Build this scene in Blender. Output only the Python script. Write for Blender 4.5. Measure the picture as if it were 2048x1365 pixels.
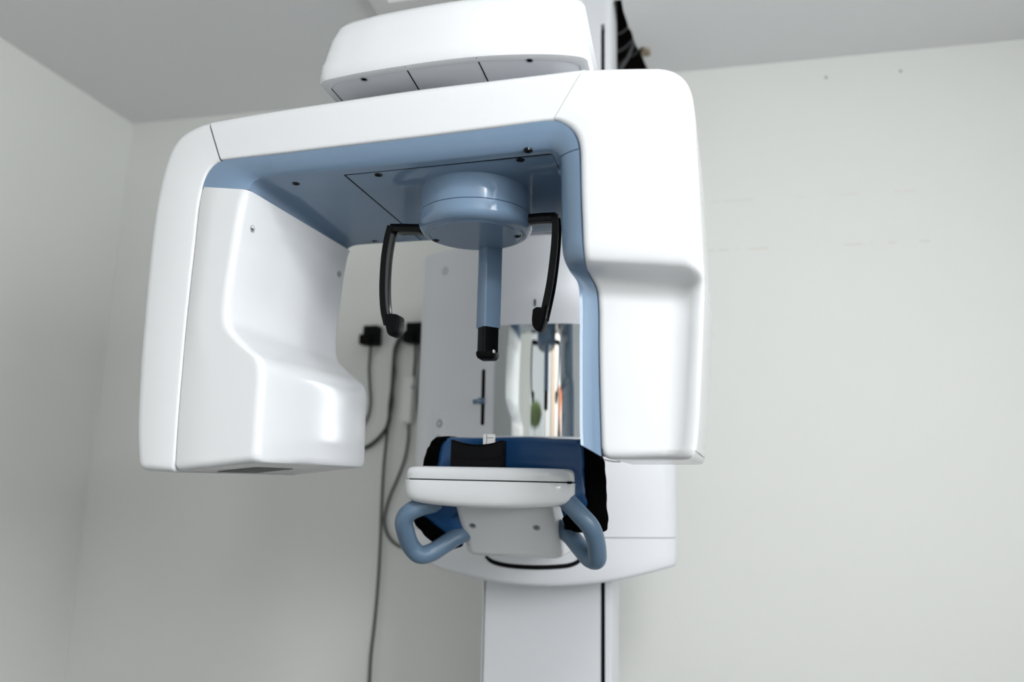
import bpy, bmesh, math, random
from mathutils import Vector, Matrix

sc = bpy.context.scene
for o in list(bpy.data.objects):
    bpy.data.objects.remove(o)
COL = sc.collection
rnd = random.Random(4)

# ------------------------------------------------------------------ camera
FPX = 1500.0                       # focal length in pixels of the 2048 wide frame
CH = 1.40                          # eye height
Yc = Vector((342, -285, 1500)).normalized()
Zc = Vector((181, 8122, 1500)); Zc = (Zc - Yc * Zc.dot(Yc)).normalized()
Xc = Zc.cross(Yc) * 1.0
if Xc.x < 0: Xc = -Xc
CAM = Vector((0, 0, CH))
cam_d = bpy.data.cameras.new('camera')
cam_d.sensor_width = 36.0
cam_d.lens = FPX / 2048 * 36.0
cam_d.clip_start = 0.02
cam_d.dof.use_dof = True
cam_d.dof.focus_distance = 1.26
cam_d.dof.aperture_fstop = 1.8
cam = bpy.data.objects.new('camera', cam_d)
right = Vector((Xc.x, Yc.x, Zc.x)); up = Vector((Xc.y, Yc.y, Zc.y)); fwd = Vector((Xc.z, Yc.z, Zc.z))
M = Matrix((right, up, -fwd)).transposed().to_4x4()
M.translation = CAM
cam.matrix_world = M
COL.objects.link(cam)
sc.camera = cam

# ------------------------------------------------------------------ world, exposure
sc.view_settings.view_transform = 'Standard'
sc.view_settings.look = 'None'
sc.view_settings.gamma = 1.0
sc.view_settings.use_curve_mapping = False
sc.view_settings.exposure = -0.04
w = bpy.data.worlds.new('daylight'); sc.world = w
w.use_nodes = True
w.node_tree.nodes['Background'].inputs[0].default_value = (0.90, 0.96, 1.0, 1)
w.node_tree.nodes['Background'].inputs[1].default_value = 0.72

def area(name, loc, target, sx, sy, power, col=(1, 1, 1)):
    d = bpy.data.lights.new(name, 'AREA'); d.shape = 'RECTANGLE'
    d.size = sx; d.size_y = sy; d.energy = power; d.color = col
    o = bpy.data.objects.new(name, d); COL.objects.link(o)
    o.location = loc
    o.rotation_euler = (Vector(target) - Vector(loc)).to_track_quat('-Z', 'Y').to_euler()
    return o
# daylight through the big window in the right-hand wall (the sky outside also comes in by the rear window); the added ceiling fill light is in its builder
area('window_daylight', (1.80, -0.28, 2.12), (-1.0, -0.10, 2.50), 1.40, 1.02, 66, (0.96, 0.98, 1.0))

# ------------------------------------------------------------------ projection helpers (pixel of the photo -> point in the room)
def ray(px, py):
    a, b = (px - 1024) / FPX, -(py - 682.5) / FPX
    return right * a + up * b + fwd
def atY(px, py, Y):
    d = ray(px, py); return CAM + d * (Y / d.y)
def atX(px, py, X):
    d = ray(px, py); return CAM + d * (X / d.x)
def atZ(px, py, Z):
    d = ray(px, py); return CAM + d * ((Z - CH) / d.z)
def at_surf(px, py, f, n=40):
    """point where the pixel's ray meets the surface y = f(x)"""
    Y = 1.7
    p = None
    for _ in range(n):
        p = atY(px, py, Y); Y = 0.5 * Y + 0.5 * f(p.x)
    return atY(px, py, Y)

# ------------------------------------------------------------------ materials
def mat(name, col, rough=0.4, metal=0.0, bump=0.0, bscale=60.0, var=0.0, vscale=3.0, coat=0.0, ior=1.45, emit=None, spec=0.5):
    m = bpy.data.materials.new(name); m.use_nodes = True
    nt = m.node_tree; b = nt.nodes['Principled BSDF']
    b.inputs['Base Color'].default_value = (*col, 1)
    b.inputs['Roughness'].default_value = rough
    b.inputs['Metallic'].default_value = metal
    b.inputs['IOR'].default_value = ior
    b.inputs['Specular IOR Level'].default_value = spec
    b.inputs['Coat Weight'].default_value = coat
    b.inputs['Coat Roughness'].default_value = 0.04
    if emit:
        b.inputs['Emission Color'].default_value = (*col, 1); b.inputs['Emission Strength'].default_value = emit
    tc = nt.nodes.new('ShaderNodeTexCoord')
    if var > 0:
        n = nt.nodes.new('ShaderNodeTexNoise'); n.inputs['Scale'].default_value = vscale; n.inputs['Detail'].default_value = 4
        nt.links.new(tc.outputs['Object'], n.inputs['Vector'])
        r = nt.nodes.new('ShaderNodeMix'); r.data_type = 'RGBA'
        r.inputs['A'].default_value = (*[c * (1 - var) for c in col], 1); r.inputs['B'].default_value = (*[min(1, c * (1 + var)) for c in col], 1)
        nt.links.new(n.outputs['Fac'], r.inputs['Factor']); nt.links.new(r.outputs['Result'], b.inputs['Base Color'])
    if bump > 0:
        n2 = nt.nodes.new('ShaderNodeTexNoise'); n2.inputs['Scale'].default_value = bscale; n2.inputs['Detail'].default_value = 3
        nt.links.new(tc.outputs['Object'], n2.inputs['Vector'])
        bp = nt.nodes.new('ShaderNodeBump'); bp.inputs['Strength'].default_value = bump; bp.inputs['Distance'].default_value = 0.002
        nt.links.new(n2.outputs['Fac'], bp.inputs['Height']); nt.links.new(bp.outputs['Normal'], b.inputs['Normal'])
    return m
WHITE = mat('white_plastic', (0.725, 0.74, 0.76), 0.13, var=0.006, bump=0.015, bscale=25)
WHITE2 = mat('white_painted_cover', (0.74, 0.755, 0.79), 0.30, var=0.006)
BLUE = mat('blue_grey_plastic', (0.168, 0.248, 0.355), 0.09, var=0.01)
BLUEH = mat('blue_grey_rubbery_plastic', (0.105, 0.170, 0.250), 0.36, var=0.02)
BLACK = mat('black_gloss_plastic', (0.002, 0.002, 0.003), 0.12, var=0.02, ior=1.36, spec=0.4)
BLACKM = mat('black_matt_plastic', (0.0025, 0.0025, 0.0035), 0.40, var=0.05, bump=0.05, bscale=300, ior=1.3, spec=0.25)
RUBBER = mat('black_rubber', (0.003, 0.003, 0.0035), 0.5, var=0.05, ior=1.3, spec=0.2)
GROOVE = mat('dark_gap', (0.004, 0.004, 0.006), 0.7, var=0.02, spec=0.1)
METAL = mat('grey_metal', (0.32, 0.34, 0.36), 0.35, metal=0.8, var=0.05)
APRON = mat('blue_vinyl', (0.013, 0.072, 0.20), 0.32, var=0.06, vscale=12, bump=0.12, bscale=30)
TRIM = mat('black_fabric_trim', (0.002, 0.002, 0.0022), 0.9, bump=0.5, bscale=160, var=0.1, ior=1.2, spec=0.05)
WALL = mat('pale_grey_green_paint', (0.80, 0.81, 0.785), 0.75, var=0.015, vscale=1.3, bump=0.05, bscale=180)
def residue(m, z0, x0, x1, amount):
    nt = m.node_tree; b = nt.nodes['Principled BSDF']; L = nt.links
    src = b.inputs['Base Color'].links[0].from_socket
    tc = nt.nodes.new('ShaderNodeTexCoord'); sp = nt.nodes.new('ShaderNodeSeparateXYZ'); L.new(tc.outputs['Object'], sp.inputs[0])
    def mt(op, a, b_=None):
        n = nt.nodes.new('ShaderNodeMath'); n.operation = op
        for i, q in enumerate((a, b_)):
            if q is None: continue
            if isinstance(q, (int, float)): n.inputs[i].default_value = q
            else: L.new(q, n.inputs[i])
        return n.outputs[0]
    nz = nt.nodes.new('ShaderNodeTexNoise'); nz.inputs['Scale'].default_value = 14; nz.inputs['Detail'].default_value = 5; L.new(tc.outputs['Object'], nz.inputs['Vector'])
    band = mt('LESS_THAN', mt('ABSOLUTE', mt('SUBTRACT', sp.outputs['Z'], z0)), .0035)
    rng = mt('MULTIPLY', mt('GREATER_THAN', sp.outputs['X'], x0), mt('LESS_THAN', sp.outputs['X'], x1))
    patch = mt('GREATER_THAN', nz.outputs['Fac'], .52)
    f = mt('MULTIPLY', mt('MULTIPLY', band, rng), mt('MULTIPLY', patch, amount))
    mx = nt.nodes.new('ShaderNodeMix'); mx.data_type = 'RGBA'
    L.new(f, mx.inputs['Factor']); L.new(src, mx.inputs['A']); mx.inputs['B'].default_value = (.62, .56, .44, 1)
    L.new(mx.outputs['Result'], b.inputs['Base Color'])
WALLB = mat('pale_grey_green_paint_with_residue', (0.80, 0.81, 0.785), 0.75, var=0.015, vscale=1.3, bump=0.05, bscale=180)
_p, _q = atY(1405, 405, 2.42), atY(1408, 502, 2.42)
residue(WALLB, _p.z, _p.x - .1, atY(1830, 380, 2.42).x, .22); residue(WALLB, _q.z, _q.x - .1, atY(1860, 468, 2.42).x, .30)
CEIL = mat('white_ceiling_paint', (0.82, 0.83, 0.835), 0.8, var=0.012, vscale=1.2, bump=0.04, bscale=150)
FLOOR = mat('grey_vinyl_floor', (0.10, 0.10, 0.10), 0.45, var=0.1, vscale=8)
FRAME = mat('white_frame_paint', (0.80, 0.80, 0.80), 0.4, var=0.01)
PLASTER = mat('broken_plasterboard', (0.33, 0.27, 0.20), 0.9, var=0.35, vscale=40, bump=0.8, bscale=80)
VOID = mat('dark_brown_timber', (0.018, 0.010, 0.007), 0.9, var=0.5, vscale=9, bump=0.4, bscale=30)
WIRE = mat('grey_cable', (0.22, 0.22, 0.23), 0.5, var=0.05)
CORD = mat('dark_grey_cord', (0.030, 0.036, 0.032), 0.5, var=0.05)
BOXW = mat('off_white_plastic', (0.84, 0.85, 0.83), 0.45, var=0.02)
MIRROR = mat('mirror_glass', (0.86, 0.885, 0.87), 0.015, metal=1.0)
LABELM = mat('grey_label', (0.13, 0.14, 0.13), 0.6, var=0.4, vscale=90)
FOLIAGE = mat('green_leaves', (0.34, 0.46, 0.16), 0.8, var=0.5, vscale=14)
TIMBER = mat('beige_door_frame', (0.62, 0.50, 0.40), 0.5, var=0.08)
ORANGE = mat('copper_orange', (0.55, 0.16, 0.06), 0.7, var=0.15, vscale=10)
SCREWG = mat('grey_screw_plug', (0.36, 0.37, 0.39), 0.4, var=0.03)
GLASSM = bpy.data.materials.new('window_glass'); GLASSM.use_nodes = True
_nt = GLASSM.node_tree; _nt.nodes.clear()
_o = _nt.nodes.new('ShaderNodeOutputMaterial'); _t = _nt.nodes.new('ShaderNodeBsdfTransparent'); _g = _nt.nodes.new('ShaderNodeBsdfGlossy')
_g.inputs['Roughness'].default_value = 0.02
_x = _nt.nodes.new('ShaderNodeMixShader'); _x.inputs[0].default_value = 0.06
_nt.links.new(_t.outputs[0], _x.inputs[1]); _nt.links.new(_g.outputs[0], _x.inputs[2]); _nt.links.new(_x.outputs[0], _o.inputs[0])

# ------------------------------------------------------------------ mesh helpers
def obj(name, bm, m, parent=None, smooth=35, label=None):
    me = bpy.data.meshes.new(name)
    bmesh.ops.recalc_face_normals(bm, faces=bm.faces)
    bm.to_mesh(me); bm.free()
    if smooth:
        for p in me.polygons: p.use_smooth = True
        me.set_sharp_from_angle(angle=math.radians(smooth))
    me.materials.append(m)
    o = bpy.data.objects.new(name, me); COL.objects.link(o)
    if parent is not None:
        o.parent = parent
        o.matrix_parent_inverse = WM[parent.name].inverted()
    WM[o.name] = Matrix.Identity(4)
    if label: o['label'] = label
    return o
WM = {}
def tag(o, label, cat, group=None, kind=None):
    o['label'] = label; o['category'] = cat
    if group: o['group'] = group
    if kind: o['kind'] = kind
    return o
def thing(name, loc, label, cat, group=None):
    o = bpy.data.objects.new(name, None); COL.objects.link(o)
    o.empty_display_size = 0.1; o.location = loc
    WM[o.name] = Matrix.Translation(Vector(loc))
    return tag(o, label, cat, group)
def struct(name, bm, m, smooth=0):
    o = obj(name, bm, m, None, smooth); o['kind'] = 'structure'; return o

def box(bm, x0, x1, y0, y1, z0, z1):
    v = [bm.verts.new((x, y, z)) for x in (x0, x1) for y in (y0, y1) for z in (z0, z1)]
    for f in ((0, 1, 3, 2), (4, 6, 7, 5), (0, 4, 5, 1), (2, 3, 7, 6), (0, 2, 6, 4), (1, 5, 7, 3)):
        bm.faces.new([v[i] for i in f])
def bevelled(bm, r, seg=3):
    bmesh.ops.bevel(bm, geom=list(bm.edges), offset=r, segments=seg, profile=0.5, affect='EDGES')
def loft(bm, rows, close_row=True, cap=(True, True)):
    R = [[bm.verts.new(p) for p in r] for r in rows]
    n = len(R[0])
    for a, b in zip(R[:-1], R[1:]):
        for j in range(n if close_row else n - 1):
            k = (j + 1) % n
            try: bm.faces.new((a[j], a[k], b[k], b[j]))
            except ValueError: pass
    if close_row:
        if cap[0]: bm.faces.new(R[0][::-1])
        if cap[1]: bm.faces.new(R[-1])
    return R
def cr(P, k=6):
    """centripetal Catmull-Rom through tuples, k samples per span"""
    P = [Vector(p) for p in P]
    out = []
    for i in range(len(P) - 1):
        p1, p2 = P[i], P[i + 1]
        p0 = P[i - 1] if i > 0 else p1 * 2 - p2
        p3 = P[i + 2] if i + 2 < len(P) else p2 * 2 - p1
        t0 = 0; t1 = t0 + max(1e-6, (p1 - p0).length ** .5); t2 = t1 + max(1e-6, (p2 - p1).length ** .5); t3 = t2 + max(1e-6, (p3 - p2).length ** .5)
        for j in range(k):
            t = t1 + (t2 - t1) * j / k
            a1 = p0 * ((t1 - t) / (t1 - t0)) + p1 * ((t - t0) / (t1 - t0))
            a2 = p1 * ((t2 - t) / (t2 - t1)) + p2 * ((t - t1) / (t2 - t1))
            a3 = p2 * ((t3 - t) / (t3 - t2)) + p3 * ((t - t2) / (t3 - t2))
            b1 = a1 * ((t2 - t) / (t2 - t0)) + a2 * ((t - t0) / (t2 - t0))
            b2 = a2 * ((t3 - t) / (t3 - t1)) + a3 * ((t - t1) / (t3 - t1))
            out.append(b1 * ((t2 - t) / (t2 - t1)) + b2 * ((t - t1) / (t2 - t1)))
    out.append(P[-1])
    return out
def sweep(bm, path, section, upv=None, closed=False):
    """sweep a 2D section (a along side, b along 'up') along 3D points; upv fixes the section's second axis"""
    n = len(path); rows = []
    prev = Vector(upv) if upv is not None else Vector((0, 0, 1))
    for i, p in enumerate(path):
        a = path[max(0, i - 1)]; b = path[min(n - 1, i + 1)]
        t = (b - a).normalized()
        u = prev if upv is None else Vector(upv)
        s = t.cross(u)
        if s.length < 1e-4: s = t.orthogonal()
        s.normalize(); u = s.cross(t).normalized()
        if upv is None: prev = u
        sec = section(i / (n - 1)) if callable(section) else section
        rows.append([p + s * q[0] + u * q[1] for q in sec])
    loft(bm, rows)
def circ(r, n=12): return [(r * math.cos(2 * math.pi * i / n), r * math.sin(2 * math.pi * i / n)) for i in range(n)]
def rrect(w, h, r, k=3):
    out = []
    for cx, cy, a0 in ((w / 2 - r, h / 2 - r, 0), (-w / 2 + r, h / 2 - r, 90), (-w / 2 + r, -h / 2 + r, 180), (w / 2 - r, -h / 2 + r, 270)):
        for i in range(k + 1):
            a = math.radians(a0 + 90 * i / k); out.append((cx + r * math.cos(a), cy + r * math.sin(a)))
    return out
def tube(bm, path, r, n=10): sweep(bm, path, circ(r, n))
def ball_cap_tube(bm, path, r, n=14):
    """tube with rounded ends"""
    L = len(path)
    d0 = (path[0] - path[1]).normalized(); d1 = (path[-1] - path[-2]).normalized()
    P = [path[0] + d0 * r * .98, path[0] + d0 * r * .7] + list(path) + [path[-1] + d1 * r * .7, path[-1] + d1 * r * .98]
    m = len(P)
    def sec(t):
        i = round(t * (m - 1))
        f = {0: .15, 1: .71, m - 2: .71, m - 1: .15}.get(i, 1)
        return circ(r * f, n)
    sweep(bm, P, sec)
def lathe(bm, prof, centre, n=64, axis=Vector((0, 0, 1)), xdir=Vector((1, 0, 0)), caps=(True, True)):
    axis = axis.normalized(); x = (xdir - axis * xdir.dot(axis)).normalized(); y = axis.cross(x)
    rows = [[centre + axis * h + (x * math.cos(2 * math.pi * i / n) + y * math.sin(2 * math.pi * i / n)) * r for i in range(n)] for r, h in prof]
    loft(bm, rows, True, caps)
def screw(parent, c, nrm, r=0.0045, name='screw', m=None, mh=None):
    nrm = Vector(nrm).normalized()
    x = nrm.orthogonal()
    bm = bmesh.new()
    lathe(bm, [(r * 1.1, -0.003), (r * 1.1, 0.0004), (r, 0.0010), (r * .78, 0.0008), (r * .70, -0.0002)], Vector(c), 20, nrm, x, (True, True))
    o = obj(name, bm, m or METAL, parent)
    b2 = bmesh.new(); lathe(b2, [(r * .66, -0.002), (r * .66, 0.0003)], Vector(c), 16, nrm, x)
    obj('screw_recess', b2, mh or GROOVE, o)
    return o

# ------------------------------------------------------------------ the room
YB = 2.42
corner = atY(265.5, 248, YB)
XL, ZC = corner.x, corner.z
XR, YR = 1.75, -1.30
def slab(name, x0, x1, y0, y1, z0, z1, m):
    bm = bmesh.new(); box(bm, x0, x1, y0, y1, z0, z1); return struct(name, bm, m)
slab('wall_back', XL - .1, XR + .1, YB, YB + .1, 0, ZC, WALLB)
slab('wall_left', XL - .1, XL, YR - .1, YB, 0, ZC, WALL)
slab('floor', XL - .1, XR + .1, YR - .1, YB + .1, -.08, 0, FLOOR)
# a window in the rear wall (seen in the curved mirror) and the big one in the right wall
W1 = (-1.27, -0.50, 0.95, 2.42)
W2 = (-1.02, 0.46, 1.56, 2.68)
bm = bmesh.new()
for x0, x1 in ((XL - .1, W1[0]), (W1[1], XR + .1)): box(bm, x0, x1, YR - .1, YR, 0, ZC)
for W in (W1,): box(bm, W[0], W[1], YR - .1, YR, 0, W[2]); box(bm, W[0], W[1], YR - .1, YR, W[3], ZC)
struct('wall_rear', bm, WALL)
bm = bmesh.new()
for y0, y1 in ((YR, W2[0]), (W2[1], YB)): box(bm, XR, XR + .1, y0, y1, 0, ZC)
box(bm, XR, XR + .1, W2[0], W2[1], 0, W2[2]); box(bm, XR, XR + .1, W2[0], W2[1], W2[3], ZC)
struct('wall_right', bm, WALL)
for i, W in enumerate((W1, W2)):
    t = .055; a0_, a1_, z0, z1 = W
    def bar(bm, p0, p1, q0, q1, d0, d1):
        if i != 1: box(bm, p0, p1, YR - d1, YR - d0, q0, q1)
        else: box(bm, XR + d0, XR + d1, p0, p1, q0, q1)
    bm = bmesh.new()
    bar(bm, a0_, a0_ + t, z0, z1, -.01, .04); bar(bm, a1_ - t, a1_, z0, z1, -.01, .04)
    bar(bm, a0_ + t, a1_ - t, z0, z0 + t, -.01, .04); bar(bm, a0_ + t, a1_ - t, z1 - t, z1, -.01, .04)
    if i == 1: bar(bm, (a0_ + a1_) / 2 - .025, (a0_ + a1_) / 2 + .025, z0 + t, z1 - t, -.01, .04)
    f = struct('window_%d' % (i + 1), bm, FRAME)
    bm = bmesh.new(); bar(bm, a0_ + t, a1_ - t, z0 + t, z1 - t, .016, .020); obj('window_pane', bm, GLASSM, f, 0)
    bm = bmesh.new(); bar(bm, a0_ - .04, a1_ + .04, z0 - .03, z0, -.10, -.001); obj('window_sill', bm, FRAME, f, 0)
# door beside the rear window, with a beige post
bm = bmesh.new(); box(bm, -.20, .02, YR, YR + .05, 0, ZC); struct('trim_2', bm, TIMBER)
bm = bmesh.new(); box(bm, -.46, -.20, YR, YR + .03, 0, 2.6); struct('trim_3', bm, FRAME)

# ceiling with a rough hole cut for the column
hole_px = [(1243, -1), (1247, 22), (1253, 40), (1257, 55), (1263, 63), (1267, 78), (1273, 93), (1277, 99), (1283, 94), (1291, 96), (1299, 102), (1292, 108), (1283, 108), (1288, 122), (1296, 140), (1300, 152)]
hole = [atZ(px, py, ZC) for px, py in hole_px]
left_far = Vector((hole[-1].x - .42, hole[-1].y + .01, ZC)); left_near = atZ(1165, 10.5, ZC); nl2 = atZ(1205, 5.5, ZC)
left_near.x = left_far.x
loop = hole + [left_far, left_near, atZ(1150, 12.5, ZC), nl2]
bm = bmesh.new()
ov = [bm.verts.new((x, y, ZC)) for x, y in ((XL - .1, YR - .1), (XR + .1, YR - .1), (XR + .1, YB + .1), (XL - .1, YB + .1))]
iv = [bm.verts.new(p) for p in loop]
es = [bm.edges.new((a[i], a[(i + 1) % len(a)])) for a in (ov, iv) for i in range(len(a))]
bmesh.ops.triangle_fill(bm, use_beauty=True, use_dissolve=False, edges=es)
# remove a filled hole, if any, by testing centroids
def inside(p, poly):
    c = False; n = len(poly)
    for i in range(n):
        a, b = poly[i], poly[(i + 1) % n]
        if (a.y > p.y) != (b.y > p.y) and p.x < (b.x - a.x) * (p.y - a.y) / (b.y - a.y) + a.x: c = not c
    return c
bad = [f for f in bm.faces if inside(f.calc_center_median(), loop)]
bmesh.ops.delete(bm, geom=bad, context='FACES_ONLY')
struct('ceiling', bm, CEIL)
bm = bmesh.new()
lo = [bm.verts.new(p) for p in loop]
hi = [bm.verts.new(p + Vector((rnd.uniform(-.004, .004), rnd.uniform(-.004, .004), .022))) for p in loop]
for i in range(len(loop)):
    k = (i + 1) % len(loop); bm.faces.new((lo[i], lo[k], hi[k], hi[i]))
struct('trim_1', bm, PLASTER)
cx = sum(p.x for p in loop) / len(loop); cy = sum(p.y for p in loop) / len(loop)
bm = bmesh.new(); box(bm, cx - .6, cx + .6, cy - .7, cy + .7, ZC + .022, ZC + .8)
bm.faces.ensure_lookup_table()
dn = [f for f in bm.faces if f.calc_center_median().z < ZC + .05]
bmesh.ops.delete(bm, geom=dn, context='FACES_ONLY')
bx = struct('ceiling_void', bm, VOID)
bm = bmesh.new(); box(bm, cx + .10, cx + .6, cy + .10, cy + .16, ZC + .06, ZC + .22)
struct('ceiling_joist', bm, VOID)

# ------------------------------------------------------------------ the X-ray unit: frames
O = CAM + ray(952, 430) * 1.3        # rotation axis of the gantry
Xm = O.x                             # middle plane of the unit
GA = math.radians(4)
U = Vector((math.cos(GA), -math.sin(GA), 0)); V = Vector((math.sin(GA), math.cos(GA), 0))
O0 = Vector((O.x, O.y, CH))
VF, VB = -.16, .20
def G(u, v, h): return O0 + U * u + V * v + Vector((0, 0, h))
def gp(px, py, v):
    d = ray(px, py); t = (v - (CAM - O0).dot(V)) / d.dot(V); p = CAM + d * t - O0
    return (p.dot(U), p.z)
def gline(pts, v, k=5):
    return cr([gp(x, y, v) for x, y in pts], k)
COLY = atX(1098, 900, Xm).y
unit = thing('panoramic_xray_machine', (Xm, COLY, 0), 'large white and blue-grey dental panoramic x-ray machine standing on a column', 'x-ray machine')

def ruled(A, B, prof, end_round=0.0, start_round=0.0):
    """rows between outer curve A and inner curve B; prof(i, L) -> closed loop of (s, v)"""
    rows = []
    for i, (a, b) in enumerate(zip(A, B)):
        L = (b - a).length
        rows.append([G(*(a.lerp(b, s)).to_tuple()[:1], v, a.lerp(b, s).y) for s, v in prof(i, L)])
    def rounded(rows, r):
        last = rows[-1]; c = sum(last, Vector()) / len(last)
        pr = rows[-2]; cp = sum(pr, Vector()) / len(pr)
        d = (c - cp).normalized()
        out = []
        base = [p - d * r for p in last]
        # drop rows that lie in the fillet zone
        keep = [rw for rw in rows[:-1] if ((sum(rw, Vector()) / len(rw)) - c).dot(d) < -r * 1.05]
        for q in range(0, 6):
            f = math.radians(18 * q)
            ins = r * (1 - math.cos(f)); adv = r * math.sin(f)
            row = []
            for p in base:
                e = c - d * r - p; l = e.length
                row.append(p + d * adv + (e / l * min(ins * 1.25, l * .9) if l > 1e-6 else e))
            out.append(row)
        return keep + out
    if end_round: rows = rounded(rows, end_round)
    if start_round: rows = rounded(rows[::-1], start_round)[::-1]
    return rows
def arc_pts(r, n=5, a0=0, a1=90):
    return [(r * (1 - math.cos(math.radians(a0 + (a1 - a0) * i / n))), r * (1 - math.sin(math.radians(a0 + (a1 - a0) * i / n)))) for i in range(n + 1)]

# --- beam cover
TA = gline([(417, 237), (520, 219), (640, 200), (820, 172.5), (1000, 150), (1169.6, 129.7)], VF, 6)
TB = gline([(442, 320), (560, 306.5), (680, 292), (820, 275.5), (980, 255.5), (1105.6, 239.7)], VF, 6)
def prof_beam(i, L):
    r = .020
    P = [(0.10, VB), (0.0, VB - .03), (0.0, VF + r)]
    for k in range(1, 6):
        a = math.radians(18 * k); P.append((r * (1 - math.cos(a)) / L, VF + r * (1 - math.sin(a))))
    P += [(.5, VF), (.93, VF), (.965, VF + .0004), (.985, VF + .002), (1.0, VF + .005), (1.0, VB)]
    return P
bm = bmesh.new(); loft(bm, ruled(TA, TB, prof_beam)); obj('beam_cover', bm, WHITE, unit, 50)

# --- right arm (the narrow, upright end)
ARa = [(1170, 129.5), (1215, 127.5), (1260, 127), (1305, 127), (1330, 128), (1352, 134.5), (1370, 149), (1381, 171), (1386.5, 200), (1391, 270), (1396, 350), (1400, 430), (1404, 500), (1405.5, 530), (1405, 560), (1404, 590), (1402, 650), (1398, 740), (1394, 830), (1390, 880), (1385, 917)]
ARb = [(1106, 239.5), (1114, 241), (1124, 245), (1134, 251), (1143, 259), (1150, 269), (1155, 281), (1158, 300), (1159, 330), (1160, 380), (1161.5, 420), (1163, 460), (1165, 500), (1168, 523), (1178, 550), (1191, 577), (1195, 610), (1196, 700), (1198, 800), (1200, 870), (1201.5, 919)]
def recess(py):
    t = (py - 512) / 52; t = max(0, min(1, t)); return .052 * (t * t * (3 - 2 * t))
RA = cr([(*gp(x, y, VF + recess(b[1]) * .0), recess(b[1])) for (x, y), b in zip(ARa, ARb)], 6)
RB = cr([(*gp(x, y, VF + recess(y)), recess(y)) for x, y in ARb], 6)
A2 = [Vector((p.x, p.y)) for p in RA]; B2 = [Vector((p.x, p.y)) for p in RB]; REC = [p.z for p in RB]
def prof_right(i, L):
    r = .024; d = REC[i]
    P = [(.12, VB), (0.0, VB - .03), (0.0, VF + .06), (0.0, VF + r + d * .35)]
    for k in range(1, 7):
        a = math.radians(15 * k)
        s = r * (1 - math.cos(a)) / L
        f = .35 + .65 * (k / 6)
        P.append((s, VF + r * (1 - math.sin(a)) + d * f))
    P += [(.3, VF + d), (.5, VF + d), (.7, VF + d), (.93, VF + d), (.96, VF + d + .0006), (.985, VF + d + .003), (1.0, VF + d + .008), (1.0, VB)]
    return P
bm = bmesh.new(); loft(bm, ruled(A2, B2, prof_right, end_round=.013, start_round=.0012))
tube_arm = obj('tube_housing', bm, WHITE, unit, 50)

# --- left arm, outer cover
LAa = [(413, 238), (396, 243), (380, 250), (365, 258.5), (352, 269), (341, 283), (332, 301), (324, 322), (317, 345), (308, 385), (300, 430), (290, 510), (281, 600), (273, 690), (267, 780), (264, 860), (265.5, 910), (268, 941)]
LAb = [(438, 321.5), (432, 325), (426, 330), (420, 337), (414, 347), (409, 359), (405, 372), (401, 386), (397.5, 404), (393, 440), (389, 480), (381, 550), (373, 625), (366, 700), (358, 790), (352, 870), (349, 915), (347, 946)]
A3 = gline(LAa, VF, 5); B3 = gline(LAb, VF, 5)
def prof_left(i, L):
    r = .022
    P = [(.12, VB), (0.0, VB - .03), (0.0, VF + r)]
    for k in range(1, 7):
        a = math.radians(15 * k); P.append((r * (1 - math.cos(a)) / L, VF + r * (1 - math.sin(a))))
    P += [(.5, VF), (.94, VF), (.97, VF + .0008), (1.0, VF + .004), (1.0, VB)]
    return P
bm = bmesh.new(); loft(bm, ruled(A3, B3, prof_left, end_round=.012, start_round=0)); obj('detector_cover', bm, WHITE, unit, 50)

# --- left arm, inner block (detector housing)
IAa = [(405.5, 374), (402.5, 386), (399, 404), (394.5, 440), (390.5, 480), (382.5, 550), (375, 618), (372, 645), (370, 668), (368, 685), (365.5, 710), (364, 728), (361, 762), (357, 810), (352, 878), (350, 915), (348.5, 944)]
IAb = [(496, 379), (491, 390), (484, 420), (477, 455), (472, 490), (463, 545), (457, 592), (455, 625), (457, 648), (464, 661), (491, 690), (518, 715), (525, 735), (522, 800), (518, 870), (516, 905), (515, 925)]
A4 = gline(IAa, VF, 5); B4 = gline(IAb, VF, 5)
W0, W1_ = .0, .51
def prof_inner(i, L):
    r = .013
    P = [(0, VB), (0, VF + .006), (.01, VF + .0015), (.03, VF + .0005), (.4, VF + .0005), (1 - r * 1.15 / L, VF + .0005)]
    for k in range(0, 6):
        a = math.radians(18 * k); P.append((1 - (r - r * math.sin(a)) / L, VF + .0005 + r - r * math.cos(a)))
    h = (A4[i].y + B4[i].y) / 2
    up_ = max(0, min(1, (h - .26) / .04)) * max(0, min(1, (.445 - h) / .02))      # hollow in the inner face
    for t, q in ((.10, 0), (.22, .35), (.30, .85), (.36, 1), (.55, 1), (.75, .9), (.88, .3)):
        P.append((1 - q * up_ * .004 / L, VF + r + (VB - VF - r) * t))
    for k in range(0, 6):
        a = math.radians(18 * k); rr = .016; P.append((1 - (rr - rr * math.cos(a)) / L, VB - rr + rr * math.sin(a)))
    return P
bm = bmesh.new(); loft(bm, ruled(A4, B4, prof_inner, end_round=.012)); det = obj('detector_housing', bm, WHITE, unit, 50)

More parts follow.
